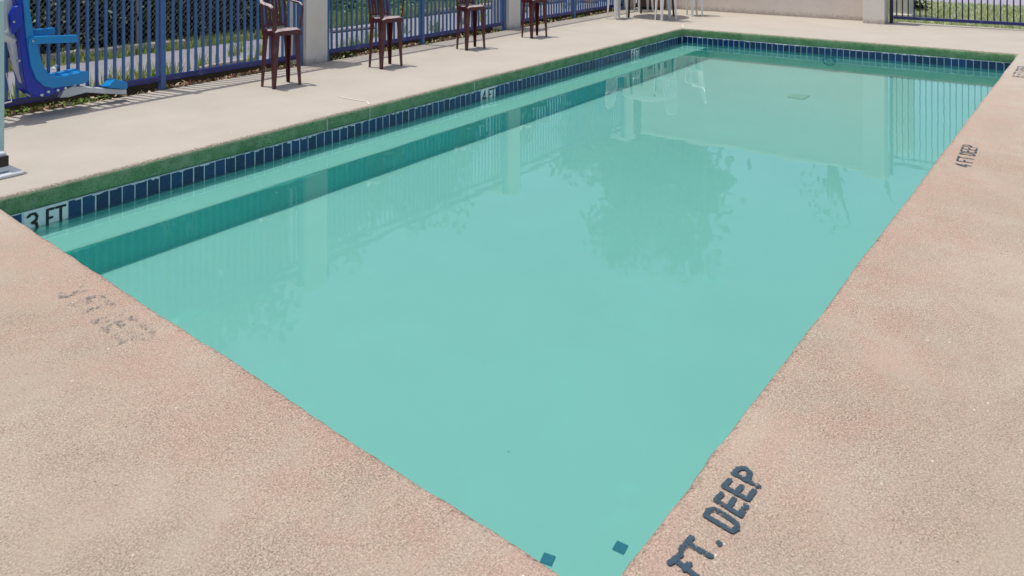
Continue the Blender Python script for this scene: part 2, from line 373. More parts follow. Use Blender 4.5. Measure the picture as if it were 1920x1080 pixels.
# ---- deck with the pool opening
CO = [(0, 0), (-.131, -2.679), (6.40, -2.93), (6.35, 0)]
def outline(step=.018):
    pts = []
    for i in range(4):
        a, b = Vector(CO[i]), Vector(CO[(i + 1) % 4]); L = (b - a).length; n = int(L / step)
        d = (b - a) / L; nr = Vector((d.y, -d.x))         # outward
        for k in range(n):
            p = a + (b - a) * (k / n); f = min(1, k / 4, (n - k) / 4)
            wob = (mnoise.noise(Vector((p.x * 2.1, p.y * 2.1, i * 7.3))) * .006 + mnoise.noise(Vector((p.x * 9, p.y * 9, i))) * .0022 + mnoise.noise(Vector((p.x * 26, p.y * 26, i))) * .0009) * f
            pts.append((p + nr * wob, i, k == 0, nr))
    return pts
OUT = outline()
def build_deck():
    n = len(OUT); bm = bmesh.new()
    le = bm.verts.layers.float.new('edge'); ll = bm.verts.layers.float.new('lip'); lg = bm.verts.layers.float.new('green')
    nr = []
    for i, (p, sd_, corner, nn) in enumerate(OUT):
        if corner:
            m = OUT[i - 1][3] + nn; m = m / m.length; m = m / max(.3, m.dot(nn)); nr.append(m)
        else: nr.append(nn)
    prof = [(.75, 0, 0, 0, 0), (.34, 0, .45, 0, 0), (.14, 0, .85, .0, 0), (.035, 0, 1, .38, 0), (.014, -.001, 1, .62, .16), (.006, -.005, 1, .72, .36), (.001, -.012, 1, .75, .62),
            (0, -.022, 1, .5, 1), (0, -.048, 1, .3, 1), (.003, -.070, 1, .3, 1), (.008, -.077, 1, .5, 1), (.05, -.077, 1, .5, 1)]
    rings = []
    for o, z, e, l, gr in prof:
        ring = []
        for i, (p, s_, c_, nn) in enumerate(OUT):
            q = p + nr[i] * o
            jit = mnoise.noise(Vector((p.x * 24, p.y * 24, z * 90))) * .0022 if z < -.003 else 0
            v = bm.verts.new(((q.x + nn.x * jit) * K, (q.y + nn.y * jit) * K, z * K))
            rosy = 1.0 if s_ in (0, 1) else 0.0
            v[le] = e * rosy; v[ll] = l * (1 if s_ in (2, 3) else .85); v[lg] = gr * (1 if s_ in (2, 3) else .0)
            ring.append(v)
        rings.append(ring)
    for a, b in zip(rings, rings[1:]):
        for i in range(n):
            j = (i + 1) % n; f = bm.faces.new((a[i], b[i], b[j], a[j])); f.smooth = True
    outer = [bm.verts.new((x * K, y * K, 0)) for x, y in ((-12.2, 1.40), (-12.2, -10.2), (8.34, -10.2), (8.34, -1.6), (8.2, -1.6), (8.2, 1.40))]
    oe = [bm.edges.new((outer[i], outer[(i + 1) % 6])) for i in range(6)]
    re = [bm.edges.get((rings[0][i], rings[0][(i + 1) % n])) for i in range(n)]
    bmesh.ops.triangle_fill(bm, use_beauty=True, edges=oe + re)
    low = [bm.verts.new((v.co.x, v.co.y, -.09 * K)) for v in outer]
    for i in range(6): bm.faces.new((outer[i], outer[(i + 1) % 6], low[(i + 1) % 6], low[i]))
    bmesh.ops.recalc_face_normals(bm, faces=bm.faces)
    me = bpy.data.meshes.new('pool_deck'); bm.to_mesh(me); bm.free(); me.materials.append(M['deck'])
    return link('pool_deck', me, kind='structure')
deck = build_deck()

def flat_strip(pts, wd, z, name, mat, parent):
    b = MB(); L = []; Rr = []
    for i, p in enumerate(pts):
        d = (Vector(pts[min(i + 1, len(pts) - 1)]) - Vector(pts[max(i - 1, 0)])).normalized(); nn = Vector((-d.y, d.x)) * wd * random.uniform(.35, .7)
        L.append((p[0] + nn.x, p[1] + nn.y, z)); Rr.append((p[0] - nn.x, p[1] - nn.y, z))
    m = len(pts); b.add(L + Rr, [(i, i + 1, m + i + 1, m + i) for i in range(m - 1)])
    return b.build(name, mat, parent)
def polyline(pp, sub=5, jit=.004):
    o = []
    for a, b in zip(pp, pp[1:]):
        for k in range(sub):
            t = k / sub; o.append((a[0] + (b[0] - a[0]) * t + random.uniform(-jit, jit), a[1] + (b[1] - a[1]) * t + random.uniform(-jit, jit)))
    return o + [pp[-1]]
for pts in ([(632, 181), (652, 185), (672, 189), (688, 191), (693, 196)], [(1281, 51), (1279, 47), (1290, 43), (1300, 41)]):
    flat_strip(polyline([px(*p) for p in pts]), .010, .0025, 'joint_line', 'joint', deck)
for xx in (613, 693, 889, 1283):        # joints in the green coping face of the fence side
    u, _ = on_v(xx, 230 - (xx - 620) * .247, 0)
    MB().box((u, -.0022, -.046), (.005, .003, .056)).build('joint_line', 'joint', deck)

# ---- pool basin
ZW, ZT, ZF = -.148, -.079, -.300
basin = MB()
uN, uF = -.17, 6.44
LW, LZ = -.262, -.178  # assumed ledge, added for a sunlit shelf above a shaded face
sec = [(.018, ZT), (.018, LZ), (LW + .012, LZ), (LW + .003, LZ - .004), (LW, LZ - .014), (LW, ZF + .01), (LW - .01, ZF), (-3.0, ZF), (-3.0, ZT)]
def uend(v, far):   # the end walls lean with the outline
    t = -v / 2.93
    return (6.35 + .05 * t + .018) if far else (-.131 * (-v / 2.679) - .018)
N = 40
vs = []; fs = []
for k in range(N + 1):
    for j, (v, z) in enumerate(sec):
        a, b = uend(v, False), uend(v, True); u = a + (b - a) * k / N
        wb = mnoise.noise(Vector((u * 3, j * 1.7, 4))) * .006 if j in (2, 3, 4) else 0
        vs.append((u, v + wb, z))
m = len(sec)
for k in range(N):
    for j in range(m - 1): fs.append((k * m + j, k * m + j + 1, (k + 1) * m + j + 1, (k + 1) * m + j))
fs.append(tuple(range(m))); fs.append(tuple(N * m + j for j in range(m - 1, -1, -1)))
basin.add(vs, fs)
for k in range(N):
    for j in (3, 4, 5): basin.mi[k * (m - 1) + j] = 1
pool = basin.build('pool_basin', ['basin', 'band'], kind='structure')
# grout bed behind the tiles
gb = MB()
gb.box((3.17, .0087, -.128), (6.40, .010, .098))
a, b = Vector((6.35 + .0087, .0)), Vector((6.40 + .0087, -2.93)); d = b - a
gb.box(((a.x + b.x) / 2, (a.y + b.y) / 2, -.128), (d.length, .010, .098), math.atan2(d.y, d.x))
gb.build('grout_bed', 'grout', pool)
PIT = .0546
tm = MB().box((0, 0, 0), (PIT - .0050, .007, .090)).mesh('tile', 'tile', bevel=.0014)
def glyphs(ch):
    G = {'3': [[(.05, .9), (.3, 1), (.7, 1), (.92, .82), (.85, .62), (.45, .53), (.85, .44), (.95, .2), (.7, 0), (.3, 0), (.03, .12)]],
         '4': [[(.75, 0), (.75, 1), (.0, .33), (1, .33)]],
         '6': [[(.9, .9), (.6, 1), (.25, .92), (.08, .6), (.05, .3), (.25, 0), (.7, 0), (.95, .25), (.8, .55), (.4, .58), (.1, .4)]],
         'F': [[(.08, 0), (.08, 1), (.95, 1)], [(.08, .53), (.75, .53)]],
         'T': [[(.5, 0), (.5, 1)], [(0, 1), (1, 1)]],
         'D': [[(.08, 0), (.08, 1), (.5, 1), (.85, .8), (.92, .5), (.85, .2), (.5, 0), (.08, 0)]],
         'E': [[(.9, 0), (.08, 0), (.08, 1), (.9, 1)], [(.08, .52), (.72, .52)]],
         'P': [[(.08, 0), (.08, 1), (.6, 1), (.92, .85), (.92, .6), (.6, .45), (.08, .45)]],
         '.': [[(.4, .04), (.5, .04)]]}
    return G.get(ch, [])
def glyph_mesh(strokes, r, cell, ragged=.0, wob=0.0):
    """strokes: list of polylines in a plane (x,y); returns the cells within reach of a stroke"""
    segs = [(a, b) for s_ in strokes for a, b in zip(s_, s_[1:])]
    A = np.array([s_[0] for s_ in segs], float); B = np.array([s_[1] for s_ in segs], float)
    lo = np.minimum(A.min(0), B.min(0)) - 2 * r; hi = np.maximum(A.max(0), B.max(0)) + 2 * r
    nx, ny = [int((hi[i] - lo[i]) / cell) + 2 for i in (0, 1)]
    gx, gy = np.meshgrid(lo[0] + np.arange(nx) * cell, lo[1] + np.arange(ny) * cell, indexing='ij')
    Q = np.stack([gx.ravel(), gy.ravel()], 1); best = np.full(len(Q), 9.)
    for a, b in zip(A, B):
        d_ = b - a; t = np.clip(((Q - a) @ d_) / max(1e-12, d_ @ d_), 0, 1)
        best = np.minimum(best, np.linalg.norm(Q - a - t[:, None] * d_, axis=1))
    nz = np.array([mnoise.noise(Vector((q[0] * 170, q[1] * 170, 5))) + .7 * mnoise.noise(Vector((q[0] * 420, q[1] * 420, 9))) for q in Q]) if ragged else 0
    best = (best + nz * ragged).reshape(nx, ny)
    ok = best < r; V = []; Fc = []; idx = {}
    for i in range(nx):
        for j in range(ny):
            if ok[i, j]:
                q = []
                for di, dj in ((0, 0), (1, 0), (1, 1), (0, 1)):
                    kk = (i + di, j + dj)
                    if kk not in idx: idx[kk] = len(V); V.append((lo[0] + (kk[0] - .5) * cell, lo[1] + (kk[1] - .5) * cell))
                    q.append(idx[kk])
                Fc.append(tuple(q))
    return V, Fc
# depth-marker tiles on the fence-side wall, then the plain tiles round them
VT = .0055
def utile(x, y): return on_v(x, y, VT)[0]
marks = [('3', utile(38, 400)), ('4', utile(900, 172)), ('6', utile(1183, 97))]
busy = []
for dig, u0 in marks:
    kmin = round((u0 - .0) / PIT); ua = kmin * PIT; ub = ua + 3 * PIT; busy.append((kmin, kmin + 3))
    mk = MB().box(((ua + ub) / 2, VT, -.127), (3 * PIT - .005, .008, .094)).build('depth_marker', 'marker', pool, bevel=.0014,
         label=f'pale grey tile reading {dig} FT in the navy tile band')
    w3 = 3 * PIT
    for ch, x0, x1 in ((dig, .10, .32), ('F', .52, .67), ('T', .73, .93)):
        st = [[(ua + (x0 + (x1 - x0) * p[0]) * w3, -.166 + p[1] * .072) for p in s_] for s_ in glyphs(ch)]
        V, Fc = glyph_mesh(st, .0054, .0014)
        MB().add([(p[0], VT - .0052, p[1]) for p in V], Fc).build('letter', 'black', mk)
for k in range(int(6.35 / PIT)):
    if any(a_ <= k < b_ for a_, b_ in busy): continue
    o = link('tile', tm, pool, ((k + .5) * PIT, VT + random.uniform(-.0008, .0008), -.128 + random.uniform(-.0012, .0012)), random.uniform(-.012, .012))
du = Vector((.05, -2.93)).normalized(); ang = math.atan2(du.y, du.x)
for k in range(int(2.93 / PIT)):
    p = Vector((6.3552, 0)) + du * (k + .5) * PIT
    link('tile', tm, pool, (p.x, p.y, -.128 + random.uniform(-.0012, .0012)), ang + random.uniform(-.012, .012))
# mineral crust line under the coping
cr = MB()
for k in range(120):
    u = random.uniform(.25, 6.3); cr.box((u, .0015 + random.uniform(-.001, .001), -.080 - random.uniform(0, .006)), (random.uniform(.008, .03), .006, random.uniform(.003, .007)))
for k in range(60):
    p = Vector((6.3505, 0)) + du * random.uniform(0, 2.9); cr.box((p.x, p.y, -.080 - random.uniform(0, .006)), (.006, random.uniform(.008, .03), random.uniform(.003, .007)), 0)
cr.build('mineral_crust', 'grout', pool, kind='stuff')
c = px(1497, 182, ZF); MB().box((c[0], c[1], ZF + .004), (.16, .13, .008)).build('drain_cover', 'drain', pool, bevel=.002)
vv, zz = on_u(1555, 115, 6.36)
tor = MB(); tor.tube([(6.356, vv + .055 * math.cos(a_), ZW - .055 + .035 * math.sin(a_)) for a_ in np.linspace(0, 2 * math.pi, 25)], .009, 6, cap=False)
tor.build('return_fitting', 'mark_tile', pool)
for x, y in ((1027, 1041), (1163, 1019)):
    c = px(x, y, ZF + .01); MB().box((c[0], c[1], ZF + .0015), (.026, .026, .003), random.uniform(-.1, .25)).build('mark_tile', 'mark_tile', pool, bevel=.0008)
# ---- water
wp = [(-.012, .012), (-.143, -2.69), (6.412, -2.94), (6.362, .012)]
MB().add([(x, y, ZW) for x, y in wp], [(0, 1, 2, 3)]).build('pool_water', 'water', kind='structure')
water = bpy.data.objects['pool_water'].data
if water.polygons[0].normal.z < 0: water.flip_normals()

# ---- painted depth letters on the deck
def uv(*p): return px(*p)
big = {'T': [[(1277, 1033), (1297, 1010)], [(1289, 1021), (1332, 1045)]],
       'F': [[(1256, 1058), (1276, 1042)], [(1266, 1052), (1308, 1085)], [(1284, 1070), (1292, 1060)]],
       '.': [[(1347, 1020), (1349, 1022)]],
       'D': [[(1323, 969), (1372, 998), (1381, 993), (1382, 984), (1365, 971), (1340, 957), (1328, 959), (1323, 969)]],
       'E': [[(1353, 928), (1342, 940), (1388, 968), (1399, 950)], [(1366, 953), (1376, 938)]],
       'E2': [[(1368, 902), (1357, 914), (1402, 938), (1414, 922)], [(1379, 927), (1391, 914)]],
       'P': [[(1375, 889), (1422, 914)], [(1375, 889), (1386, 880), (1398, 880), (1406, 887), (1404, 897), (1397, 902)]]}
def marking(label, strokes, r, cell, rag, mat):
    c0 = strokes[0][0][0]; o = thing('depth_marking', label, 'floor marking', (c0[0], c0[1], 0))
    for lt in strokes:
        V, Fc = glyph_mesh(lt, r, cell, rag)
        if V: MB().add([(p[0] - c0[0], p[1] - c0[1], .0026) for p in V], Fc).build('letter', mat, o)
    return o
st = [[[uv(*p) for p in s_] for s_ in g_] for g_ in big.values()]
marking('dark blue-grey stencilled FT. DEEP on the pink deck in the near right foreground', st, .0051, .0010, .0010, 'paint')
def word(txt, s, e, h, skew=0):
    S, E_ = Vector(s), Vector(e); d_ = (E_ - S); L = d_.length; d_ /= L; upv = Vector((-d_.y, d_.x))
    n = sum(.55 if ch in ' .' else 1 for ch in txt); x = 0; o = []
    for ch in txt:
        wdt = L / n * (.55 if ch in ' .' else 1)
        if ch != ' ': o.append([[tuple(S + d_ * (x + p[0] * wdt * .72) + upv * p[1] * h) for p in s_] for s_ in glyphs(ch)])
        x += wdt
    return o
marking('small dark stencilled 4 FT DEEP on the right deck halfway along the pool', word('4 FT DEEP', (2.62, -2.922), (3.03, -2.918), .056), .0040, .002, .0012, 'paint')
marking('faded grey stencilled 6 FT DEEP near the far right corner of the pool', word('6 FT DEEP', (5.18, -3.015), (5.72, -3.03), .06), .006, .004, .0015, 'paint_worn')
marking('almost worn away grey 3 FT DEEP on the near left deck', word('3 FT DEEP', (-.185, -1.00), (-.205, -1.44), .068), .0075, .003, .002, 'paint_faint')

# ================================================================== PILLARS, WALL, FENCES
PU = [-.03, 2.565, 5.150, 7.745]
names = ['cream stucco fence pillar beyond the pool lift at the near end of the fence', 'cream stucco fence pillar just behind the nearest brown chair',
         'cream stucco fence pillar between the two farther brown chairs', 'cream stucco fence pillar behind the white chairs where the fence ends']
def pillar(u0, u1, v0, v1, label):
    o = thing('fence_pillar', label, 'pillar', ((u0 + u1) / 2, (v0 + v1) / 2, 0), group='cream stucco pillars')
    MB().box((0, 0, .69), (u1 - u0, v1 - v0, 1.40)).build('shaft', 'pillar', o, bevel=.006, seg=2)
    MB().box((0, 0, 1.413), (u1 - u0 + .03, v1 - v0 + .03, .046)).build('cap', 'pillar', o, bevel=.005)
    return o
for u0, l in zip(PU, names): pillar(u0, u0 + .205, 1.385, 1.60, l)
pillar(7.965, 8.18, -1.655, -1.435, 'cream stucco end pillar between the back wall and the right fence')
bw = thing('back_wall', 'low pinkish cream stucco wall across the far end of the deck', 'wall', (8.19, 0, 0))
MB().box((.075, -.02, .685), (.15, 2.83, 1.39)).build('wall_body', 'wall', bw, bevel=.006, seg=2)
MB().box((.075, -.02, 1.403), (.20, 2.83, .045)).build('coping', 'pillar', bw, bevel=.005)
bp = link('white_pillar', None, None, (9.12, -1.66, -.05), label='white pillar standing on the lawn behind the right fence', cat='pillar')
MB().box((0, 0, .70), (.34, .20, 1.40)).build('shaft', 'pillar', bp, bevel=.006)
MB().box((0, 0, .04), (.38, .24, .08)).build('plinth', 'pillar', bp, bevel=.006)

pk = MB().box((0, 0, .64), (.0160, .0160, 1.17)).mesh('picket', 'fence', bevel=.0025)
pkd = MB().box((0, 0, .64), (.0125, .0125, 1.17)).mesh('dark_picket', 'navy', bevel=.002)
pmd = MB().box((0, 0, .66), (.035, .035, 1.42)).mesh('dark_post', 'navy', bevel=.004)
pm = MB().box((0, 0, .66), (.035, .035, 1.42)).mesh('post', 'fence', bevel=.004)
pcap = MB().hexa([(-.026, -.026, 1.371), (.026, -.026, 1.371), (.026, .026, 1.371), (-.026, .026, 1.371)], [(-.012, -.012, 1.392), (.012, -.012, 1.392), (.012, .012, 1.392), (-.012, .012, 1.392)]).mesh('post_cap', 'rail')
def fence_bay(a, b, label, mids, group, pit=.0545, pk=None, pm=None):
    pk = pk or globals()['pk']; pm = pm or globals()['pm']
    a, b = Vector(a), Vector(b); d_ = b - a; L = d_.length; rz = math.atan2(d_.y, d_.x)
    o = thing('picket_fence', label, 'fence', (a.x, a.y, 0), rz, group)
    posts = [.021] + mids + [L - .021]
    for (z, hh, w_) in ((.068, .034, .030), (1.185, .030, .028), (1.27, .030, .028)):
        nm = 'bottom_rail' if z < .1 else 'top_rail'
        MB().box((L / 2, 0, z), (L - .086, w_, hh)).build(nm, 'rail', o, bevel=.003)
    for p in posts:
        q = link('post', pm, o, (p, 0, 0)); link('post_cap', pcap, q)
    n = int(L / pit)
    for k in range(n):
        x = .045 + (k + .5) * (L - .09) / n
        if all(abs(x - p) > .032 for p in posts): link('picket', pk, o, (x, 0, random.uniform(-.004, .004)), random.uniform(-.03, .03))
    return o
FV = 1.43
G1 = 'blue picket fence bays along the path'
fence_bay((-2.42, FV), (-.035, FV), 'blue picket fence bay outside the left of the pool, before the first pillar', [1.18], G1)
fence_bay((.18, FV), (2.56, FV), 'blue picket fence bay behind the blue lift seat and the nearest brown chair', [1.277], G1)
fence_bay((2.775, FV), (5.145, FV), 'blue picket fence bay behind the second and third brown chairs', [1.116], G1)
fence_bay((5.36, FV), (7.74, FV), 'blue picket fence bay behind the farthest brown chair', [1.14], G1)
fence_bay((8.135, -1.675), (8.33, -4.6), 'dark blue picket fence in front of the lawn at the far right', [1.5], 'blue fence by the lawn', .0585, pkd, pmd)

# ================================================================== BEYOND THE LEFT FENCE
def kerb(p0, p1, r, label, mat='log', z=-.045):
    a, b = px(*p0, z), px(*p1, z); n = max(5, int(math.dist(a, b) / .09)); pts = []; rs = []
    for k in range(n + 1):
        t = k / n; x, y = a[0] + (b[0] - a[0]) * t, a[1] + (b[1] - a[1]) * t
        q = mnoise.noise(Vector((x * 4, y * 4, 3)))
        pts.append((x, y + q * .02, z + r * .72 + q * .01)); rs.append(r * (1 + .22 * mnoise.noise(Vector((x * 9, y * 9, 8)))))
    MB().tube(pts, rs, 9, sq=.85).build('kerb_log', mat, smooth=True, label=label, cat='kerb', group='weathered kerb pieces along the path')
kerb((-160, 150), (70, 121), .050, 'weathered rounded kerb stone behind the pool lift seat')
kerb((76, 120), (212, 104), .050, 'weathered rounded kerb stone below the dark hedge left of the fence post')
kerb((217, 103), (345, 89), .050, 'mossy rounded kerb stone under the hedge at the tall fence post')
kerb((352, 87), (478, 71), .030, 'pale low kerb stone along the path left of the nearest chair')
kerb((372, 134), (478, 113), .024, 'grey edging stone just behind the bottom rail by the nearest chair')
kerb((622, 46), (755, 33), .052, 'dark sided kerb log just right of the nearest pillar')
kerb((762, 32), (842, 24), .046, 'dark sided kerb log behind the second and third chairs')
kerb((850, 23), (925, 15), .050, 'kerb log ending behind the second pillar')
kerb((620, 62), (705, 53), .026, 'low broken edging stone right of the nearest pillar')
kerb((975, 13), (1060, 3), .05, 'kerb log behind the farthest brown chair')
for i, (x, y, s) in enumerate(((1092, 5, .10), (1112, 6, .085), (1133, 2, .11))):
    c = px(x, y, -.05); bm = bmesh.new(); bmesh.ops.create_icosphere(bm, subdivisions=2, radius=s * K)
    for v in bm.verts: v.co *= 1 + .3 * mnoise.noise(v.co * 6 + Vector((i * 5, 0, 0))); v.co.z *= .7
    me = bpy.data.meshes.new('boulder'); bm.to_mesh(me); bm.free(); me.materials.append(M['rock'])
    link('boulder', me, None, (c[0], c[1], -.02), label=['rosy boulder by the fence end, leftmost of three', 'smaller rosy boulder by the fence end, middle of three', 'rosy boulder by the fence end, rightmost of three'][i], cat='rock', group='rosy boulders')

# grass: tufts at the fence foot and on the path, grass along the kerb
pts = []
def tuft(x, y, n, rad, z=-.05):
    c = px(x, y, z)
    for _ in range(n): pts.append((c[0] + random.gauss(0, rad), c[1] + random.gauss(0, rad), z))
for x, y in ((176, 172), (206, 164), (222, 160), (238, 156), (262, 153), (276, 151), (291, 150), (305, 143), (330, 146), (20, 196), (40, 190), (118, 112), (122, 118), (375, 128), (392, 120), (440, 104), (452, 98), (470, 120), (487, 104),
             (655, 92), (690, 84), (640, 98), (672, 92), (705, 70), (760, 62), (815, 58), (822, 64), (870, 46), (905, 40), (985, 24), (1060, 16), (1075, 14), (1082, 8), (1000, 22), (148, 112), (225, 100), (790, 30), (830, 22)):
    tuft(x, y, random.randint(14, 34), random.uniform(.018, .035))
P, A, B = blades(pts, .13, .008)
quads('grass_tufts', P, A, B, 'grass', tri=True, kind='stuff', label='bright weeds and grass tufts growing on the paved path', cat='grass')
pts = []
for _ in range(7500):
    u = random.uniform(-1.5, 9.5); v = 3.16 + abs(random.gauss(0, .12)) + (.1 if u > 3.6 else 0)
    if u < 2.4 and random.random() < .35: continue
    pts.append((u, v, -.05))
P, A, B = blades(pts, .10, .008)
B[:, 2] *= np.where(P[:, 0] > 4, 1.6, 1.0)
quads('verge_grass', P, A, B, 'grass', tri=True, kind='stuff', label='sunlit grass growing along the foot of the hedge', cat='grass')
# creeping weeds + litter at the foot of the fence
n = 2600; P = np.stack([rng.uniform(-1, 8.2, n), 1.43 + np.abs(rng.normal(0, .085, n)) - .03, rng.uniform(-.045, -.005, n)], 1)
sp = rng.choice([.75, 1.6, 2.05, 2.35, 3.3, 3.75, 4.3, 5.6, 6.4, 7.2], n); hp = rng.random(n) < .5; P[hp, 0] = sp[hp] + rng.normal(0, .10, hp.sum()); P[hp, 1] = 1.415 + np.abs(rng.normal(0, .03, hp.sum())); P[hp, 2] = rng.uniform(-.03, .012, hp.sum())
A, B = leaf_axes(len(P), .019)
quads('leaf_litter', P, A, B, 'litter', kind='stuff', label='dry fallen leaves lying along the foot of the fence', cat='leaves')
n = 1500; u = np.concatenate([rng.uniform(-.2, 1.15, n // 2), rng.uniform(2.2, 7.8, n // 2)])
P = np.stack([u, 1.45 + np.abs(rng.normal(0, .05, n)), rng.uniform(-.045, .015, n)], 1); A, B = leaf_axes(n, .014)
quads('creeping_weeds', P, A, B, 'hedge_light', kind='stuff', label='small creeping weeds under the bottom rail of the fence', cat='weeds')

# hedge shrubs
def shrub(u0, u1, v0, depth, h, n, size, mat, label, light=0.0):
    cu = (u0 + u1) / 2; o = thing('hedge_shrub', label, 'hedge', (cu, v0 + depth / 2, -.05), group='hedge behind the path')
    W = (u1 - u0) / 2
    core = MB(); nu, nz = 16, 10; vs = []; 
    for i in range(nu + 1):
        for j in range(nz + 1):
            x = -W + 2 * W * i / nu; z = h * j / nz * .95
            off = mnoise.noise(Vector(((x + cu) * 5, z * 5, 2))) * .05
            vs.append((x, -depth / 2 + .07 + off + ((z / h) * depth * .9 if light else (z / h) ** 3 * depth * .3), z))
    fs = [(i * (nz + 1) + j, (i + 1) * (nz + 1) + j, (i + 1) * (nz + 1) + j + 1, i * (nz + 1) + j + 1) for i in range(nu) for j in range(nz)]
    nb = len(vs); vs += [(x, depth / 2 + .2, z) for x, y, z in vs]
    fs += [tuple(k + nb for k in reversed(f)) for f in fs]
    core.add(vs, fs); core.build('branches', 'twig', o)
    x = rng.uniform(-W - .05, W + .05, n); z = h * rng.uniform(0.02, 1.0, n) ** .8
    cl = np.array([mnoise.noise(Vector(((a + cu) * 3.1, b * 4.1, 1))) for a, b in zip(x, z)])
    y = -depth / 2 + .06 + (z / h) ** 3 * depth * .3 - np.abs(rng.normal(0, .055, n)) * (1 + cl) - cl * .08
    top = rng.random(n) < .16; y[top] = rng.uniform(-depth / 2, depth / 2, top.sum()); z[top] = h * (1 + .05 * rng.normal(size=top.sum()))
    keep = (cl > -.33) | (rng.random(n) < .35)
    if light: y = -depth / 2 + (z / h) * depth * .9 - np.abs(rng.normal(0, .05, n)) * (1 + cl) - cl * .10
    P = np.stack([x, y, z], 1)[keep]; A, B = leaf_axes(len(P), size)
    quads('foliage', P, A, B, mat, o, kind='stuff')
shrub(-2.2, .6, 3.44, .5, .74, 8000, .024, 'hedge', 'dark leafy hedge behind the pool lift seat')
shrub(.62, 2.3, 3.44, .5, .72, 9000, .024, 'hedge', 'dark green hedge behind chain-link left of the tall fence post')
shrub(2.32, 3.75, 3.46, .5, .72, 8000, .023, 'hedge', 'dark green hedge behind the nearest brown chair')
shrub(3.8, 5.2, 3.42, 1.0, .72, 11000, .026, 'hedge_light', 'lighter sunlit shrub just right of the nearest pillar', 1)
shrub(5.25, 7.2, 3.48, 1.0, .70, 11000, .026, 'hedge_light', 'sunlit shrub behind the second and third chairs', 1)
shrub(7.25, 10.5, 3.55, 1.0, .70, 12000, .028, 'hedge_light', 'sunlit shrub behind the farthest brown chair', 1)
def back_tree(u, v, r, h, label):
    o = thing('dense_tree', label, 'tree', (u, v, -.06), group='dense trees behind the hedge')
    MB().tube([(0, 0, 0), (.05, .04, h * .2), (0, 0, h * .6)], [.14, .11, .05], 8).build('trunk', 'bark', o, smooth=True)
    bm = bmesh.new(); bmesh.ops.create_icosphere(bm, subdivisions=3, radius=1)
    for q in bm.verts:
        k = 1 + .3 * mnoise.noise(q.co * 2.2 + Vector((u, v, 0))); q.co = Vector((q.co.x * r * .74 * k, q.co.y * r * .55 * k, h * .5 + q.co.z * h * .42 * k)) * K
    me = bpy.data.meshes.new('branches'); bm.to_mesh(me); bm.free(); me.materials.append(M['twig']); link('branches', me, o)
    n = 5200; d_ = rng.normal(size=(n, 3)); d_ /= np.linalg.norm(d_, axis=1)[:, None]
    kk = np.array([1 + .35 * mnoise.noise(Vector(q) * 2.2 + Vector((u, v, 0))) for q in d_]) * rng.uniform(.78, 1.14, n)
    P = d_ * kk[:, None] * np.array([r * .86, r * .66, h * .48]) + np.array([0, 0, h * .5]); A, B = leaf_axes(n, .085); quads('crown', P, A, B, 'tree', o, kind='stuff')
for i, (u, v, r, h) in enumerate(((-1.6, 6.6, 1.7, 4.3), (.7, 7.0, 1.7, 4.7), (3.0, 6.8, 1.7, 4.6), (5.4, 7.0, 1.7, 5.0), (7.8, 7.2, 1.7, 4.4), (10.2, 7.4, 1.6, 4.6))):
    back_tree(u, v, r, h, ['dense tree far behind the pool lift, leftmost of its row', 'dense tree behind the hedge left of the tall fence post', 'dense tree behind the hedge at the nearest brown chair',
        'tallest dense tree, behind the second brown chair', 'dense tree behind the third brown chair', 'dense tree behind the end of the fence, farthest of its row'][i])
# a spindly weed standing in front of the dark hedge
sw = thing('tall_weed', 'single tall pale weed against the dark hedge left of the fence post', 'weed', (*px(274, 84, -.05), -.05))
MB().tube([(0, 0, 0), (.004, 0, .15), (-.006, .004, .32), (.0, 0, .46)], [.005, .004, .003, .002], 5).build('stem', 'grass', sw)
P, A, B = blades([(random.gauss(0, .01), random.gauss(0, .01), random.choice((0.02, .1, .25))) for _ in range(26)], .16, .006, .5); quads('leaf_blades', P, A, B, 'grass', sw, tri=True)

# chain-link fence in front of the hedge
cl = thing('chain_link_fence', 'grey chain-link fence in front of the dark hedge', 'fence', (0, 3.35, -.05))
wb = MB(); p_, top = .042, .74
for s in (1, -1):
    k = -2.0
    while k < 3.75:
        a, b = Vector((k, 0.004 * s, .02)), Vector((k + s * top * .8, -.004 * s, top))
        wb.tube([a, b], .0010, 3, cap=False); k += p_
wb.build('wire_mesh', 'wire', cl, kind='stuff')
for u in (-1.9, .2, 2.3, 3.72): MB().tube([(u, .012, -.02), (u, .012, .78)], .014, 8).build('post', 'wire', cl, smooth=True)
MB().tube([(-2, .012, .75), (3.74, .012, .75)], .011, 8).build('top_rail', 'wire', cl, smooth=True)

# ================================================================== LAWN AND FAR RIGHT
MB().add([(8.35, -9, -.05), (11.7, -9, -.05), (11.7, 1.2, -.05), (8.35, 1.2, -.05)], [(0, 1, 2, 3)]).build('lawn', 'ground', kind='structure')
n = 42000; u = 8.36 + 3.3 * rng.random(n) ** 1.1; v = rng.uniform(-3.9, -.6, n)
P, A, B = blades(np.stack([u, v, np.full(n, -.05)], 1), .055, .006, .8)
quads('lawn_grass', P, A, B, 'lawn', tri=True, kind='stuff', label='short patchy lawn grass behind the right fence', cat='grass')
c = px(1712, 24, -.05)
ds = thing('low_shrub', 'small dark shrub beside the white pillar on the lawn', 'shrub', (c[0] + .1, c[1], -.05))
n = 900; P = rng.normal(0, .07, (n, 3)); P[:, 2] = np.abs(P[:, 2]) * 1.5; A, B = leaf_axes(n, .022); quads('foliage', P, A, B, 'hedge', ds, kind='stuff')
MB().tube([(0, 0, -.02), (0, 0, .12)], .012, 6).build('stem', 'bark', ds)
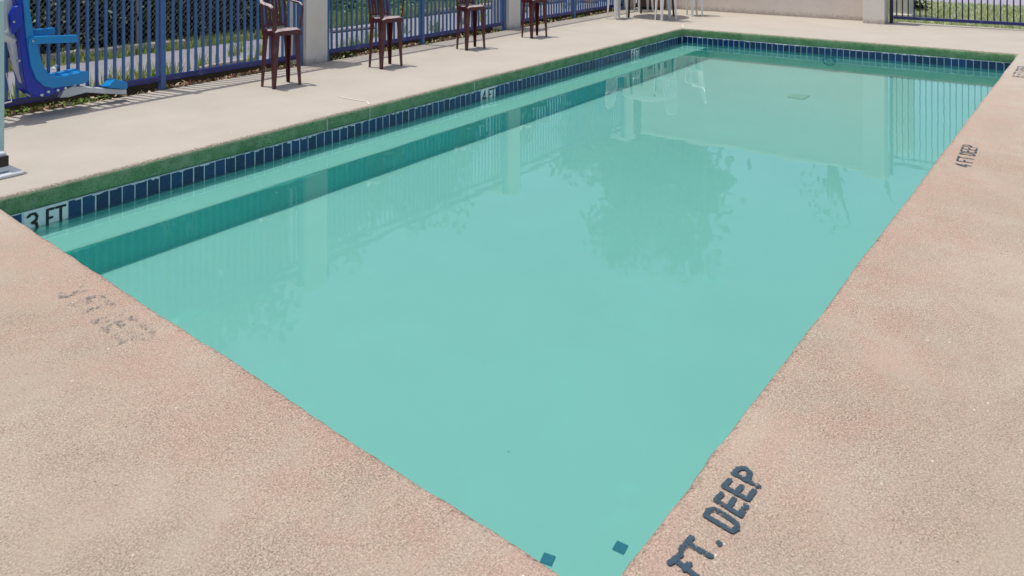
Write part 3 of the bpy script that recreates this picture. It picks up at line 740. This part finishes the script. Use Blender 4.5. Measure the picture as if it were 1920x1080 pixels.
# trees, a pole beyond the wall (seen mirrored in the water)
def tree(x, D, h, cr, n, label, lo=.35, size=.11):
    X = (x - CX) / F * D; c = (CAM[0] + D * FW[0] + X * RT[0], CAM[1] + D * FW[1] + X * RT[1])
    o = thing('tree', label, 'tree', (c[0], c[1], -.06), group='trees beyond the back wall')
    tk = MB(); tk.tube([(0, 0, 0), (.05, 0, h * .3), (-.04, .05, h * .6), (0, 0, h * .85)], [.16, .12, .08, .03], 8)
    for k in range(6):
        a = k * 1.05; z = h * (lo + .07 * k); tk.tube([(0, 0, z), (math.cos(a) * cr * .5, math.sin(a) * cr * .5, z + h * .12), (math.cos(a) * cr * .8, math.sin(a) * cr * .8, z + h * .2)], [.06, .04, .015], 6)
    tk.build('trunk', 'bark', o, smooth=True)
    cen = [(random.gauss(0, cr * .42), random.gauss(0, cr * .42), h * random.uniform(lo + .08, .95)) for _ in range(26)]
    P = np.concatenate([np.array(q) + rng.normal(0, cr * .22, (n // 26, 3)) for q in cen]); A, B = leaf_axes(len(P), size)
    quads('crown', P, A, B, 'tree', o, kind='stuff')
tree(1235, 17, 6.0, 1.45, 9000, 'tall dense tree beyond the back wall', .22, .14)
tree(1105, 19, 4.9, 1.0, 3600, 'smaller loose tree beyond the left end of the back wall', .4, .10)
tree(1560, 20, 6.8, .6, 300, 'thin sparse tree beyond the right fence', .4, .07)
tree(1640, 24, 7.0, .7, 500, 'spindly bare tree beyond the lawn', .5, .07)
X = (1322 - CX) / F * 13; c = (CAM[0] + 13 * FW[0] + X * RT[0], CAM[1] + 13 * FW[1] + X * RT[1])
po = thing('utility_pole', 'plain wooden pole beyond the back wall', 'pole', (c[0], c[1], -.06))
MB().tube([(0, 0, 0), (0, 0, 4.2)], [.06, .045], 8).build('pole', 'bark', po, smooth=True)
MB().box((0, .05, 3.9), (.05, .7, .05)).build('crossarm', 'bark', po)

# ================================================================== CHAIRS AND TABLE
def make_chair(label, mat, dust, group):
    o = thing('plastic_chair', label, 'chair', group=group)
    s = MB()                              # seat: dished panel with a turned-down skirt
    W, y0, y1, zt = .100, -.082, .078, .384
    nx, ny = 8, 7; vs = []
    for i in range(nx + 1):
        for j in range(ny + 1):
            a = i / nx * 2 - 1; b = j / ny
            edge = .012 * max(0, abs(a) - .8) / .2 + (.016 * max(0, .15 - b) / .15)
            vs.append((a * W * (1 - .10 * b), y0 + (y1 - y0) * b, zt - .012 * (1 - a * a) * (1 - abs(2 * b - 1) ** 2) - edge - .01 * b))
    fs = [(i * (ny + 1) + j, (i + 1) * (ny + 1) + j, (i + 1) * (ny + 1) + j + 1, i * (ny + 1) + j + 1) for i in range(nx) for j in range(ny)]
    s.add(vs, fs)
    rim = [i * (ny + 1) for i in range(nx + 1)] + [nx * (ny + 1) + j for j in range(1, ny + 1)] + [i * (ny + 1) + ny for i in range(nx - 1, -1, -1)] + [j for j in range(ny - 1, 0, -1)]
    m_ = len(rim); lo = [(vs[k][0] * 1.03, vs[k][1] * 1.03, vs[k][2] - .030) for k in rim]
    s.add([vs[k] for k in rim] + lo, [(i, (i + 1) % m_, (i + 1) % m_ + m_, i + m_) for i in range(m_)])
    me = s.mesh('seat', [mat, dust], smooth=True)
    for p in me.polygons:
        if p.normal.z > .6: p.material_index = 1
    link('seat', me, o)
    for sx in (-1, 1):
        for (ty, fy, tw, bw_) in ((-.068, -.074, .046, .020), (.060, .070, .040, .018)):
            l = MB(); sy = -1 if ty < 0 else 1; x1, x0 = sx * .097, sx * .106; t = .007
            for k in range(2):              # an angle section: one flange along x, one along y, both tapering
                def q(xc, yc, w_, z):
                    if k == 0: xs = (xc, xc - sx * w_); ys = (yc, yc - sy * t)
                    else: xs = (xc, xc - sx * t); ys = (yc - sy * t, yc - sy * w_)
                    return [(xs[0], ys[0], z), (xs[1], ys[0], z), (xs[1], ys[1], z), (xs[0], ys[1], z)]
                l.hexa(q(x0, fy, bw_, 0), q(x1, ty, tw, .372))
            l.build('leg', mat, o, bevel=.0015)
        ar = MB(); pts_ = [(sx * .088, .094, .60), (sx * .100, .082, .575), (sx * .112, .050, .548), (sx * .117, .0, .540), (sx * .117, -.045, .536), (sx * .114, -.072, .520), (sx * .109, -.081, .495), (sx * .103, -.080, .44), (sx * .099, -.074, .375)]
        ar.tube(pts_, [.008, .010, .013, .015, .014, .012, .011, .012, .015], 8, sq=.55)
        me = ar.mesh('armrest', [mat, dust], smooth=True)
        for p in me.polygons:
            if p.normal.z > .55: p.material_index = 1
        link('armrest', me, o)
    bk = MB()
    for sx in (-1, 1): bk.tube([(sx * .086, .070, .355), (sx * .088, .085, .50), (sx * .084, .104, .64), (sx * .064, .118, .735)], [.012, .011, .010, .010], 8, sq=.6)
    bk.tube([(-.066, .118, .732), (-.04, .124, .757), (0, .127, .766), (.04, .124, .757), (.066, .118, .732)], .012, 8, sq=.7)
    bk.tube([(-.08, .072, .392), (0, .078, .388), (.08, .072, .392)], .010, 8, sq=.7)
    bk.build('back_frame', mat, o, smooth=True)
    sl = MB().hexa([(-.009, -.003, 0), (.009, -.003, 0), (.009, .003, 0), (-.009, .003, 0)], [(-.007, .045, .365), (.007, .045, .365), (.007, .051, .365), (-.007, .051, .365)]).mesh('slat', mat, bevel=.001)
    for k in range(5): link('slat', sl, o, (-.052 + k * .026, .077, .388))
    return o
BG = 'brown plastic armchairs along the fence'
brown = make_chair('brown plastic armchair standing in front of the nearest pillar, largest of the row', 'brown', 'brown_dust', BG)
def place(o, f1, f2, label=None):
    a, b = Vector(f1), Vector(f2); d_ = b - a; rz = math.atan2(d_.y, d_.x); mid = (a + b) / 2 + Vector((-math.sin(rz), math.cos(rz))) * .074
    o.location = (mid.x * K, mid.y * K, 0); o.rotation_euler = (0, 0, rz)
    if label: o['label'] = label
place(brown, (1.867, .841), (2.086, .831))
for f1, f2, l in (((2.772, .800), (2.990, .788), 'brown plastic armchair just right of the nearest pillar, second from the left'),
                  ((3.828, .862), (4.036, .818), 'brown plastic armchair in front of the fence before the second pillar, third from the left'),
                  ((4.753, .828), (4.962, .785), 'brown plastic armchair just right of the second pillar, farthest of the row')):
    place(copy_tree(brown), f1, f2, l)
WG = 'white plastic armchairs round the table'
white = make_chair('white plastic armchair at the left of the table, nearest the fence', 'white', 'white', WG)
white.location = (6.745 * K, .985 * K, 0); white.rotation_euler = (0, 0, R(-14))
for x, y, rz, l in ((6.93, .455, R(149), 'white plastic armchair in front of the table, nearest the pool corner'),
                    ((7.60), .385, R(-43 + 180 + 85), 'white plastic armchair at the right of the table'),
                    (7.66, 1.10, R(-35), 'white plastic armchair behind the table, nearest the back wall')):
    c_ = copy_tree(white); c_.location = (x * K, y * K, 0); c_.rotation_euler = (0, 0, rz); c_['label'] = l
tb = thing('round_table', 'round white plastic table with dark legs in the far corner of the deck', 'table', (7.17, .78, 0))
MB().cyl((0, 0), .33, .632, .648, 36).cyl((0, 0), .318, .606, .632, 36).build('tabletop', 'white', tb, bevel=.003, smooth=True)
for x, y in ((-.263, .14), (.26, .24), (.18, -.235), (-.26, -.21)):
    MB().tube([(x, y, 0), (x * .86, y * .86, .61)], [.012, .014], 8).build('leg', 'dark_metal', tb, smooth=True)
# brown box in the far corner
c = px(1204, 15)
bx = thing('storage_box', 'brown wooden storage box in the far corner against the back wall', 'box', (8.04, 1.17, 0))
MB().box((0, 0, .24), (.22, .32, .42)).build('body', 'bin', bx, bevel=.006)
MB().box((0, 0, .467), (.25, .35, .03)).build('lid', 'bin', bx, bevel=.005)
for k in range(3): MB().box((-.114, -.105 + k * .105, .24), (.010, .085, .36)).build('plank', 'bin', bx, bevel=.003)
MB().box((-.0, 0, .015), (.20, .30, .03)).build('base', 'dark_metal', bx)

# ================================================================== POOL LIFT
lf = thing('pool_lift', 'white pool lift with a bright blue seat and footrest beside the fence', 'pool lift', (0, 0, 0))
V0, V1 = 1.235, 1.395         # the seat's two sides
def prof(pp, v): return [on_v(x, y, v) for x, y in pp]
def side(pp, v, w0, w1, name, mat, bevel=.006, parent=lf, **kw):
    return MB().prism_v(prof(pp, v), w0, w1).build(name, mat, parent, bevel=bevel, seg=2, **kw)
# shell of the seat (dark), cushion side and pan (azure)
side([(26, -34), (52, -34), (57, 30), (64, 95), (74, 128), (92, 150), (118, 153), (128, 160), (118, 170), (92, 181), (66, 183), (52, 172), (44, 140), (36, 60)], 1.25, 1.25, 1.385, 'seat_shell', 'seat_dark', .008)
side([(42, -34), (52, -34), (57, 20), (62, 50), (66, 80), (56, 84), (50, 72), (46, 40), (43, 0)], V0 + .006, V0 + .006, 1.380, 'backrest', 'seat', .006)
L = [(51, 72), (70, 72), (75, 100), (82, 124), (92, 138), (108, 144), (132, 140), (160, 133), (167, 135), (167, 152), (158, 157), (128, 162), (100, 166), (82, 162), (68, 148), (58, 122)]
side(L, V0, V0, V0 + .035, 'side_panel', 'seat', .007)
side(L, V0, V1 - .035, V1, 'side_panel', 'seat', .007)
side([(84, 139), (108, 145), (132, 141), (160, 134), (164, 142), (130, 152), (100, 156), (84, 150)], 1.27, V0 + .036, V1 - .036, 'seat_pan', 'seat', .004)
side([(60, 68), (143, 65), (143.5, 79), (72, 82), (52, 82), (52, 73)], V0 + .005, V0 - .012, V0 + .028, 'armrest', 'seat', .004)
side([(58, 55), (100, 51), (100, 63), (60, 70)], V1, V1 - .026, V1 + .0, 'armrest', 'seat', .004)
# spine, side bracket
side([(8, -34), (26, -34), (28, 0), (27, 55), (36, 100), (46, 140), (56, 176), (60, 183), (48, 170), (32, 130), (22, 90), (16, 58), (12, 20)], 1.29, 1.30, 1.345, 'spine', 'powder', .005)
side([(19, 29), (27, 13), (40, 8), (43, 40), (26, 66), (22, 60)], V0 - .005, V0 - .010, V0 + .03, 'side_bracket', 'seat_dark', .004)
for x, y in ((26, 41), (61.5, 77), (36, 114)):
    u, z = on_v(x, y, V0 - .014); MB().tube([(u, V0 - .018, z), (u, V0 + .01, z)], .006, 8).build('bolt', 'steel', lf, smooth=True)
for x, y in ((90, 172), (108, 169), (122, 165), (78, 178)):
    u, z = on_v(x, y, 1.245); MB().tube([(u, 1.236, z), (u, 1.256, z)], .007, 8).build('bolt', 'powder', lf, smooth=True)
# footrest
side([(118, 168), (135, 161), (165, 163), (236, 168), (236.5, 177), (190, 175), (160, 173), (128, 182), (112, 183)], 1.30, 1.29, 1.335, 'footrest_arm', 'powder', .004)
side([(199, 164), (215, 148), (238, 154), (239, 163), (236, 167.5)], 1.27, 1.262, 1.34, 'footrest_pad', 'seat', .004)
u0, z0 = on_v(96, 138, 1.30); MB().tube([(u0, 1.27, z0 + .03), (u0 + .02, 1.30, z0 + .045), (u0 + .05, 1.34, z0 + .03)], .008, 6, sq=.4).build('belt', 'powder', lf, smooth=True)
# mast with base, arm to the seat
VM = .42
um, zm = on_v(-11, 60, VM)
MB().box((um, VM, .37), (.060, .060, .70)).build('mast', 'mint', lf, bevel=.008, seg=2)
ua, za = on_v(25, 77, 1.30)
MB().tube([(um, VM, .66), (-.22, .62, .655), (-.30, 1.0, .655), (ua - .24, 1.29, za + .15), (ua + .01, 1.315, za)], [.028, .028, .028, .027, .024], 8).build('swing_arm', 'powder', lf, smooth=True)
MB().box((.07, .40, .008), (.27, .33, .016)).build('base_plate', 'powder', lf, bevel=.004)
MB().hexa([(-.04, .27, .017), (.165, .27, .017), (.165, .54, .017), (-.04, .54, .017)], [(-.03, .28, .10), (.155, .28, .10), (.155, .53, .10), (-.03, .53, .10)]).build('battery_box', 'powder', lf, bevel=.008, seg=2)
MB().box((.062, .2745, .062), (.196, .010, .044)).build('panel', 'dark_metal', lf, bevel=.002)
wu, wz = on_v(22, 140, 1.2)
MB().tube([(wu, 1.27, wz), (wu - .02, 1.15, wz * .5), (-.05, .95, .13), (-.06, .60, .10)], .004, 6).build('cable', 'steel', lf, smooth=True)
off = Vector((um * K, VM * K, 0)); lf.location = off
for ch in lf.children: ch.location = ch.location - off
